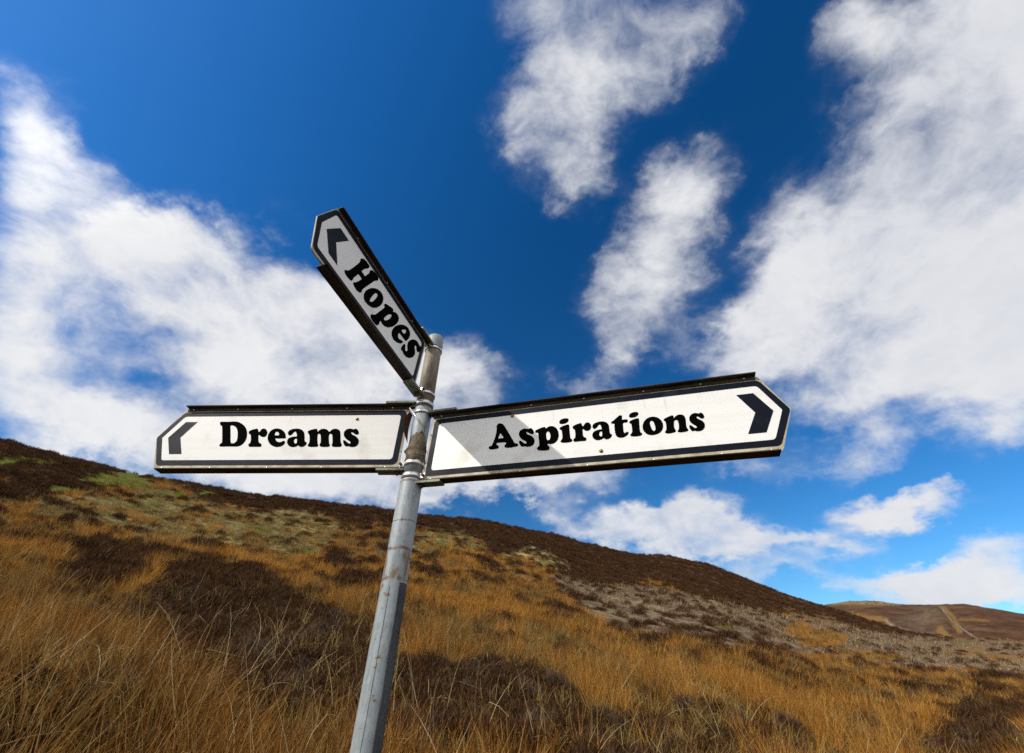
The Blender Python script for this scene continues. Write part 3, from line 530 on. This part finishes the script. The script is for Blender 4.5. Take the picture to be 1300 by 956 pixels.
# seam of the rolled steel
bm = bmesh.new(); rows = []
for k in range(31):
    z = .4 + (HB(.235) - .4) * k / 30; a = R(263) + .05 * math.sin(z * 5)
    rows.append([bm.verts.new(((RL + dr) * math.cos(a + da), (RL + dr) * math.sin(a + da), z)) for da, dr in ((-.016, -.001), (0, .0013), (.016, -.001))])
for a, b in zip(rows, rows[1:]):
    for i in range(2): bm.faces.new((a[i], a[i + 1], b[i + 1], b[i]))
bm_obj('seam', bm, rust_m, post)
# torn brown tape between the clamps
bm = bmesh.new(); n = 56; rows = []
for k in range(15):
    row = []
    for i in range(n):
        a = i / n * 6.283185; f = math.cos(a - R(282))
        top = .700 + .052 * max(0, f) ** 1.5 + .006 * math.sin(5 * a) + .004 * math.sin(11 * a + 1)
        t = k / 14; h = .640 + (top - .640) * t
        bul = .0012 + .0035 * (1 - t) * abs(math.sin(3 * a + 8 * t)) + .011 * math.exp(-((h - .682) / .007) ** 2) * math.exp(-((a - R(187)) / .32) ** 2) + .0025 * math.exp(-((h - .690) / .004) ** 2)
        row.append(bm.verts.new(((RU + bul) * math.cos(a), (RU + bul) * math.sin(a), HB(h))))
    rows.append(row)
for a, b in zip(rows, rows[1:]):
    for i in range(n): bm.faces.new((a[i], a[(i + 1) % n], b[(i + 1) % n], b[i]))
bmesh.ops.solidify(bm, geom=bm.faces[:], thickness=.0008)
bm_obj('torn_tape', bm, tape_m, post, True)

# ------------------------------------------------------------------ direction signs
def box(bm, x0, x1, y0, y1, z0, z1):
    v = [bm.verts.new((x, y, z)) for z in (z0, z1) for y in (y0, y1) for x in (x0, x1)]
    for f in ((0, 2, 3, 1), (4, 5, 7, 6), (0, 1, 5, 4), (1, 3, 7, 5), (3, 2, 6, 7), (2, 0, 4, 6)): bm.faces.new([v[i] for i in f])
def rounded(poly, rad, n=6):
    out = []
    for i, p in enumerate(poly):
        r_ = rad[i] if isinstance(rad, (list, tuple)) else rad
        p = Vector(p); a = (Vector(poly[i - 1]) - p); b = (Vector(poly[(i + 1) % len(poly)]) - p)
        if r_ <= 0: out.append(p); continue
        th = a.angle(b); d = min(r_ / math.tan(th / 2), a.length * .48, b.length * .48)
        p0, p1 = p + a.normalized() * d, p + b.normalized() * d
        for k in range(n + 1):
            t = k / n; out.append(p0 * (1 - t) ** 2 + p * 2 * t * (1 - t) + p1 * t * t)
    return out
def slab(poly, z0, z1):
    bm = bmesh.new(); lo = [bm.verts.new((p[0], p[1], z0)) for p in poly]; hi = [bm.verts.new((p[0], p[1], z1)) for p in poly]
    bm.faces.new(hi); bm.faces.new(lo[::-1]); k = len(poly)
    for i in range(k): bm.faces.new((lo[i], lo[(i + 1) % k], hi[(i + 1) % k], hi[i]))
    return bm
def frame_slab(outer, inner, z0, z1):
    """a flat border: the outer outline with the inner one cut out"""
    co = [Vector((p[0], p[1], 0)) for p in outer]; ci = [Vector((p[0], p[1], 0)) for p in inner]
    bm = bmesh.new(); V_ = [bm.verts.new((p.x, p.y, z1)) for p in co + ci]
    for t in tessellate_polygon([co, ci[::-1]]):
        no, ni = len(co), len(ci); idx = [i if i < no else no + (ni - 1 - (i - no)) for i in t]
        try: bm.faces.new([V_[i] for i in idx])
        except ValueError: pass
    return bm
def spline(loop, sub=3):
    P_ = [Vector((x * 1e-4, y * 1e-4, 0)) for x, y in loop]; n = len(P_); out = []
    for i in range(n):
        p0, p1, p2, p3 = P_[i - 1], P_[i], P_[(i + 1) % n], P_[(i + 2) % n]
        for k in range(sub):
            t = k / sub
            out.append(.5 * ((2 * p1) + (p2 - p0) * t + (2 * p0 - 5 * p1 + 4 * p2 - p3) * t * t + (3 * p1 - p0 - 3 * p2 + p3) * t ** 3))
    return out
def letter(ch, loops, z, parent):
    bm = bmesh.new()
    sets = [[spline(loops[0])], [spline(loops[1])]] if ch == 'i' else [[spline(l) for l in loops]]
    for st_ in sets:
        flat = [p for l in st_ for p in l]; V_ = [bm.verts.new((p.x, p.y, z)) for p in flat]
        for t in tessellate_polygon(st_):
            try: bm.faces.new([V_[i] for i in t])
            except ValueError: pass
    bmesh.ops.recalc_face_normals(bm, faces=bm.faces)
    if sum(f.normal.z for f in bm.faces) < 0: bmesh.ops.reverse_faces(bm, faces=bm.faces)
    return bm_obj_keep('letter', bm, black_m, parent)
def bm_obj_keep(name, bm, mat, parent):
    me = bpy.data.meshes.new(name); bm.to_mesh(me); bm.free(); me.materials.append(mat)
    o = bpy.data.objects.new(name, me); COL.objects.link(o); o.parent = parent; return o
H2, EXT_, WID = .1129, .0179, .0205
rivet_me = None
def rivet(parent, x, y, z):
    global rivet_me
    if rivet_me is None:
        bm = bmesh.new(); bmesh.ops.create_uvsphere(bm, u_segments=10, v_segments=6, radius=.0032); bmesh.ops.scale(bm, vec=(1, 1, .6), verts=bm.verts)
        rivet_me = bpy.data.meshes.new('rivet'); bm.to_mesh(rivet_me); bm.free(); rivet_me.materials.append(band_m)
        rivet_me.polygons.foreach_set('use_smooth', [True] * len(rivet_me.polygons))
    o = bpy.data.objects.new('rivet', rivet_me); COL.objects.link(o); o.parent = parent; o.location = (x, y, z)
def make_sign(key, O, u, w, n, EXT, a0, a1, a2, aT, aB, label, bolts, pole_off, band_h, rivs_b, rivs_t):
    M = frame(O, u, w, n); s = empty('direction_sign', M); tag(s, label, 'road sign', 'direction signs fixed to the one post')
    mir = u.cross(w).dot(n) < 0          # the reading direction runs from tip to pole
    hx = [(a0, H2 + EXT - .001), (a1, H2 + EXT - .001), (a2, 0), (a1, -H2 - EXT + .001), (a0, -H2 - EXT + .001)]
    e = .0035
    panel = bm_obj('panel', slab(rounded(hx, [0, .02, .012, .02, 0], 4), -.002, .002), cream_m, s)
    sl_ = (a2 - a1) / H2
    bo = rounded([(a0 + .008, H2), (a1, H2), (a2 - .0015, 0), (a1, -H2), (a0 + .008, -H2)], [.022, .022, .014, .022, .022], 6)
    ins = .0205
    bi = rounded([(a0 + .008 + ins, H2 - ins), (a1 - ins * .46, H2 - ins), (a2 - ins * 1.13, 0), (a1 - ins * .46, -H2 + ins), (a0 + .008 + ins, -H2 + ins)], [.013, .016, .004, .016, .013], 6)
    bm_obj_keep('border', frame_slab(bo, bi, 0, .0028), navy_m, panel)
    bm_obj('white_face', slab(bi, .0021, .0026), white_m, panel)
    ar = ARROWS[key]
    bm_obj('arrow', slab(ar, .0027, .0031), navy_m, panel)
    for ch, loops in LETTERS[key]: letter(ch, loops, .0033, panel)
    for bx, by in bolts:
        bm = lathe([(.0062, .0026), (.0062, .0040), (.0036, .0042), (.0036, .0072), (.0022, .0082)], 12)
        o = bm_obj('bolt_head', bm, brass_m, panel, True); o.location = (bx, by, 0)
    # rails: a riveted lip and a flange standing out on both sides of the panel
    for sg, aE, rv in ((1, aT, rivs_t), (-1, aB, rivs_b)):
        bm = bmesh.new(); y0 = H2 + EXT
        ya, yb = sorted((sg * y0, sg * (y0 + .0032))); box(bm, a0 - .006, aE, ya, yb, -WID, WID)
        rail = bm_obj('rail', bm, rail_m, s, bevel=.0007)
        ya, yb = sorted((sg * (H2 + min(.0035, EXT - .006)), sg * (y0 - .0006)))
        bm = bmesh.new(); box(bm, a0 + .002, aE - .004, ya, yb, .0021, .0046); box(bm, a0 + .002, aE - .004, ya, yb, -.0046, -.0021)
        bm_obj('lip', bm, rail_m if sg > 0 or key == 'H' else cream_m, rail, bevel=.0005)  # top and Hopes lips use the dark metal to paint in the flange's shade
        for x in rv: rivet(rail, x, sg * (H2 + EXT * .58), .0048)
        # bracket bar that carries the rail on the post
        bm = bmesh.new(); ya, yb = sorted((sg * (y0 + .0045), sg * (y0 + .0125))); box(bm, .030, .135 + .01 * sg, ya, yb, -.017, .024)
        br = bm_obj('bracket', bm, bar_m, s, bevel=.0012)
        bm = lathe([(.0075, 0), (.0075, .007), (.004, .0072), (.004, .011)], 6)
        bt = bm_obj('bolt', bm, rust_m, br); bt.location = (.052, sg * (y0 + .0125), .004); bt.rotation_euler = (R(-90) * sg, 0, 0)
    # clamp bands round the pole
    inv = M.inverted()
    for h, wd, rad in band_h:
        bm = lathe([(rad + .0006, -wd / 2), (rad + .0030, -wd / 2), (rad + .0036, 0), (rad + .0030, wd / 2), (rad + .0006, wd / 2)], 56, closed=True)
        bd = bm_obj('clamp_band', bm, band_m, s, True)
        bd.matrix_local = inv @ frame(AX0 + AX * h, sx, sy, AX)
        d_ = (u - AX * u.dot(AX)).normalized(); ang = math.atan2(d_.dot(sy), d_.dot(sx))
        bm = bmesh.new(); box(bm, rad + .001, rad + .020, -.010, -.006, -wd / 2, wd / 2); box(bm, rad + .001, rad + .020, .006, .010, -wd / 2, wd / 2)
        g_ = bm_obj('clamp_lug', bm, band_m, bd, bevel=.0006); g_.rotation_euler = (0, 0, ang)
        bm = lathe([(.0052, -.017), (.0052, -.011), (.003, -.011), (.003, .011), (.0055, .011), (.0055, .018)], 8)
        g_ = bm_obj('clamp_bolt', bm, rust_m, bd); g_.matrix_local = Matrix.Rotation(ang, 4, 'Z') @ Matrix.Translation((rad + .014, 0, 0)) @ Matrix.Rotation(R(90), 4, 'X')
    return s
V3 = Vector
ARROWS = {'A': [(1.0935, .068), (1.1420, .068), (1.1795, 0), (1.1420, -.068), (1.0930, -.068), (1.1300, 0)],
          'D': [(.8785, .068), (.9255, .068), (.9615, 0), (.9225, -.068), (.8745, -.068), (.9135, 0)],
          'H': [(.6250, .067), (.6750, .067), (.7140, 0), (.6665, -.067), (.6190, -.067), (.6630, 0)]}
up15 = V3((0, 0, 1.5))
make_sign('D', V3((-0.3452, 1.5653, 0.7433)) + up15, V3((-0.9988, 0.0477, 0.0130)), V3((0.0162, 0.0664, 0.9977)), V3((-0.0467, -0.9967, 0.0671)), .0179,
          .0528, .9486, 1.0079, .9464, .9338, 'white finger sign reading Dreams, pointing left from the post', [(.2493, .0753)], 0,
          [(.882, .017, RU), (.6320, .017, RU)], (.10, .33, .53, .74, .92), (.12, .30, .52, .74, .92))
make_sign('A', V3((-0.3458, 1.5668, 0.6961)) + up15, V3((0.9518, -0.3051, -0.0327)), V3((0.0519, 0.0550, 0.9971)), V3((-0.3024, -0.9507, 0.0681)), .0179,
          .0459, 1.1677, 1.2263, 1.1649, 1.1598, 'long white finger sign reading Aspirations, pointing right from the post', [(.6642, -.0782), (.3615, .0888)], 0,
          [(.841, .013, RU), (.5845, .017, RU + .001)], (.08, .40, .62, .82, 1.01, 1.14), (.08, .43, .62, .82, 1.00, 1.13))
make_sign('H', V3((-0.3476, 1.5919, 1.0319)) + up15, V3((-0.3262, -0.9332, 0.1505)), V3((0.0431, 0.1443, 0.9886)), V3((0.9443, -0.3290, 0.0068)), .0110,
          .0700, .7198, .7612, .7158, .6645, 'white finger sign reading Hopes, topmost on the post and tilted up towards the viewer', [], 0,
          [(1.160, .012, RU + .0008), (.927, .012, RU + .0008)], (.2, .4, .6), (.2, .4, .6))
# torn flap and a loose tie rod by the clamp
bm = bmesh.new(); cols = []
for k in range(9):
    t = k / 8; h = .835 - .125 * t; wd = .013 * math.sin(math.pi * (.12 + .83 * t)) + .002
    a = R(196 + 10 * t); rad = RU + .006 + .007 * math.sin(math.pi * t)
    cols.append([bm.verts.new(((rad + q * wd * 1.1) * math.cos(a + q * .12), (rad + q * wd * 1.1) * math.sin(a + q * .12) - .006 * abs(q), HB(h) + .003 * q)) for q in (-.2, .3, .8, 1.3)])
for a, b in zip(cols, cols[1:]):
    for i in range(3): bm.faces.new((a[i], a[i + 1], b[i + 1], b[i]))
bmesh.ops.solidify(bm, geom=bm.faces[:], thickness=.0015)
bm_obj('torn_flap', bm, rust_m, post, True)
bm = lathe([(.0028, 0), (.0028, .098), (.001, .0985)], 12)
rod = bm_obj('tie_rod', bm, band_m, post, True)
p0 = Vector((-.047, -.030, HB(.852))); p1 = Vector((.009, -.041, HB(.778))); dd = (p1 - p0).normalized()
rod.matrix_local = Matrix.Translation(p0) @ dd.to_track_quat('Z', 'Y').to_matrix().to_4x4()
rush_n = [ribbons('rush_tuft', 110, .17, .28, .66, .0036, .34, rush_m, 5, .6) for _ in range(5)]
rush_o = [ribbons('old_rush_tuft', 90, .20, .26, .66, .0038, .50, rush_d, 5, .8) for _ in range(5)]
rush_f = [ribbons('rush_clump', 64, .26, .26, .56, .010, .36, rush_m, 3, .5) for _ in range(5)]
rush_fo = [ribbons('old_rush_clump', 60, .26, .22, .50, .010, .46, rush_d, 3, .6) for _ in range(3)]
bent = [ribbons('bent_grass_clump', 60, .30, .18, .40, .009, .6, bent_m, 3, .9) for _ in range(4)]
straw = [ribbons('long_straw', 4, .22, .55, 1.05, .0036, .5, straw_m, 6, .9) for _ in range(6)]
hea_n = [sprigs('heather_bush', 1500, .30, .30, .040, heath_m) for _ in range(3)] + [sprigs('grey_heather_bush', 1500, .28, .28, .040, heath_g)]
hea_f = [sprigs('heather_clump', 320, .45, .32, .10, heath_m) for _ in range(4)]
cut_c = [ribbons('burnt_stalk_clump', 46, .55, .12, .36, .012, .9, cut_m, 2, .3) for _ in range(5)]
tus_c = [ribbons('grass_tussock', 70, .20, .14, .34, .010, .6, tus_m, 3, 1.0) for _ in range(4)]
mos_c = [sprigs('moss_cushion', 260, .40, .12, .10, moss_m) for _ in range(3)]
GR = lambda r: np.clip((r / 35) ** .5, 1, 2.2)
def w_rush(zn, x, y, r):
    return np.clip(1 - zn['heather'] * .9 - zn['cut'] * 1.05 - zn['tussock'] * .62 - zn['moss'] * .8 - zn['pale'] * .6, 0, 1) * np.clip((fbm(x / 1.4, y / 1.4, 3, 55) - .36) * 5, .10, 1) * np.clip(1 - 2.2 * np.clip(zn['heather'] - .25, 0, 1), .06, 1)
mixw = lambda x, y: np.clip((fbm(x / 5.5, y / 5.5, 3, 99) - .44) * 7, 0, 1)
left = lambda x, y, r: np.clip((-x / np.maximum(r, .1) - .10) * 6, 0, 1)
plant('rush_grass', 'dry orange rushes and long grass covering the near slope', rush_n, 7500, 2.8, 22, lambda z, x, y, r: w_rush(z, x, y, r) * (1 - .85 * left(x, y, r) * (r < 14)) * (.35 + .65 * mixw(x, y)), .75, 1.1, p=.9, skip=.5)
plant('old_rush_grass', 'brown tangled dead rushes in the left foreground', rush_o, 6500, 2.6, 20, lambda z, x, y, r: w_rush(z, x, y, r) * (.25 + .75 * left(x, y, r)), .75, 1.15, tilt=.2, p=.9, skip=.5)
plant('bent_grass', 'short faded olive brown bent grass between the rush clumps', bent, 26000, 3, 150, lambda z, x, y, r: np.clip(1 - z['cut'] - z['heather'] * .75 - z['moss'] * .5, 0, 1) * .75, .7, 1.25, GR, tilt=.2, p=.88, sink=.03)
plant('straw_stems', 'long bleached straw stems leaning over the heather and rushes', straw, 520, 2.6, 13, lambda z, x, y, r: .45 + .3 * left(x, y, r), .8, 1.15, tilt=.42, p=.9, skip=.5)
plant('rush_slope', 'orange brown rush clumps spread over the middle hillside', rush_f, 30000, 15, 170, lambda z, x, y, r: w_rush(z, x, y, r) * (r < 150) * (.25 + .75 * mixw(x, y)) , .7, 1.15, GR, p=.85, sink=.05)
plant('faded_rush_slope', 'darker brown rush clumps between the orange ones on the hillside', rush_fo, 22000, 15, 170, lambda z, x, y, r: w_rush(z, x, y, r) * (1 - .8 * mixw(x, y)), .7, 1.1, GR, p=.85, sink=.05)
plant('heather_bushes', 'dark brown and grey heather bushes in the foreground', hea_n, 9000, 2.4, 20, lambda z, x, y, r: np.clip(z['heather'] + .10 + .08 * left(x, y, r), 0, 1) * (1 - z['moss']), .7, 1.25, p=.9, sink=.1, skip=.4)
plant('heather_slope', 'dark brown heather covering the hill to the skyline', hea_f, 52000, 16, 520, lambda z, x, y, r: np.clip(z['heather'] * 1.1 + .06 + z['cut'] * .03, 0, 1) * (1 - z['moss'] * .9) * (1 - z['pale'] * .7) * (1 - z['far']), .7, 1.3, lambda r: np.clip((r / 35) ** .5, 1, 2.8), p=.75, sink=.1)
plant('cut_heather', 'pale grey burnt heather stalks lying on the middle slope', cut_c, 22000, 40, 520, lambda z, x, y, r: z['cut'] * (1 - z['moss'] * .8), .8, 1.3, lambda r: np.clip((r / 50) ** .7, .8, 4.5), p=.75, amin=0, amax=55)
plant('tussock_grass', 'low tan grass tussocks on the green part of the hillside', tus_c, 14000, 12, 120, lambda z, x, y, r: np.clip(z['tussock'] + z['pale'], 0, 1) * .8, .8, 1.3, GR, p=.85)
plant('moss_cushions', 'bright yellow green moss cushions in patches on the slope', mos_c, 16000, 3, 300, lambda z, x, y, r: z['moss'], .7, 1.2, GR, sink=.15)
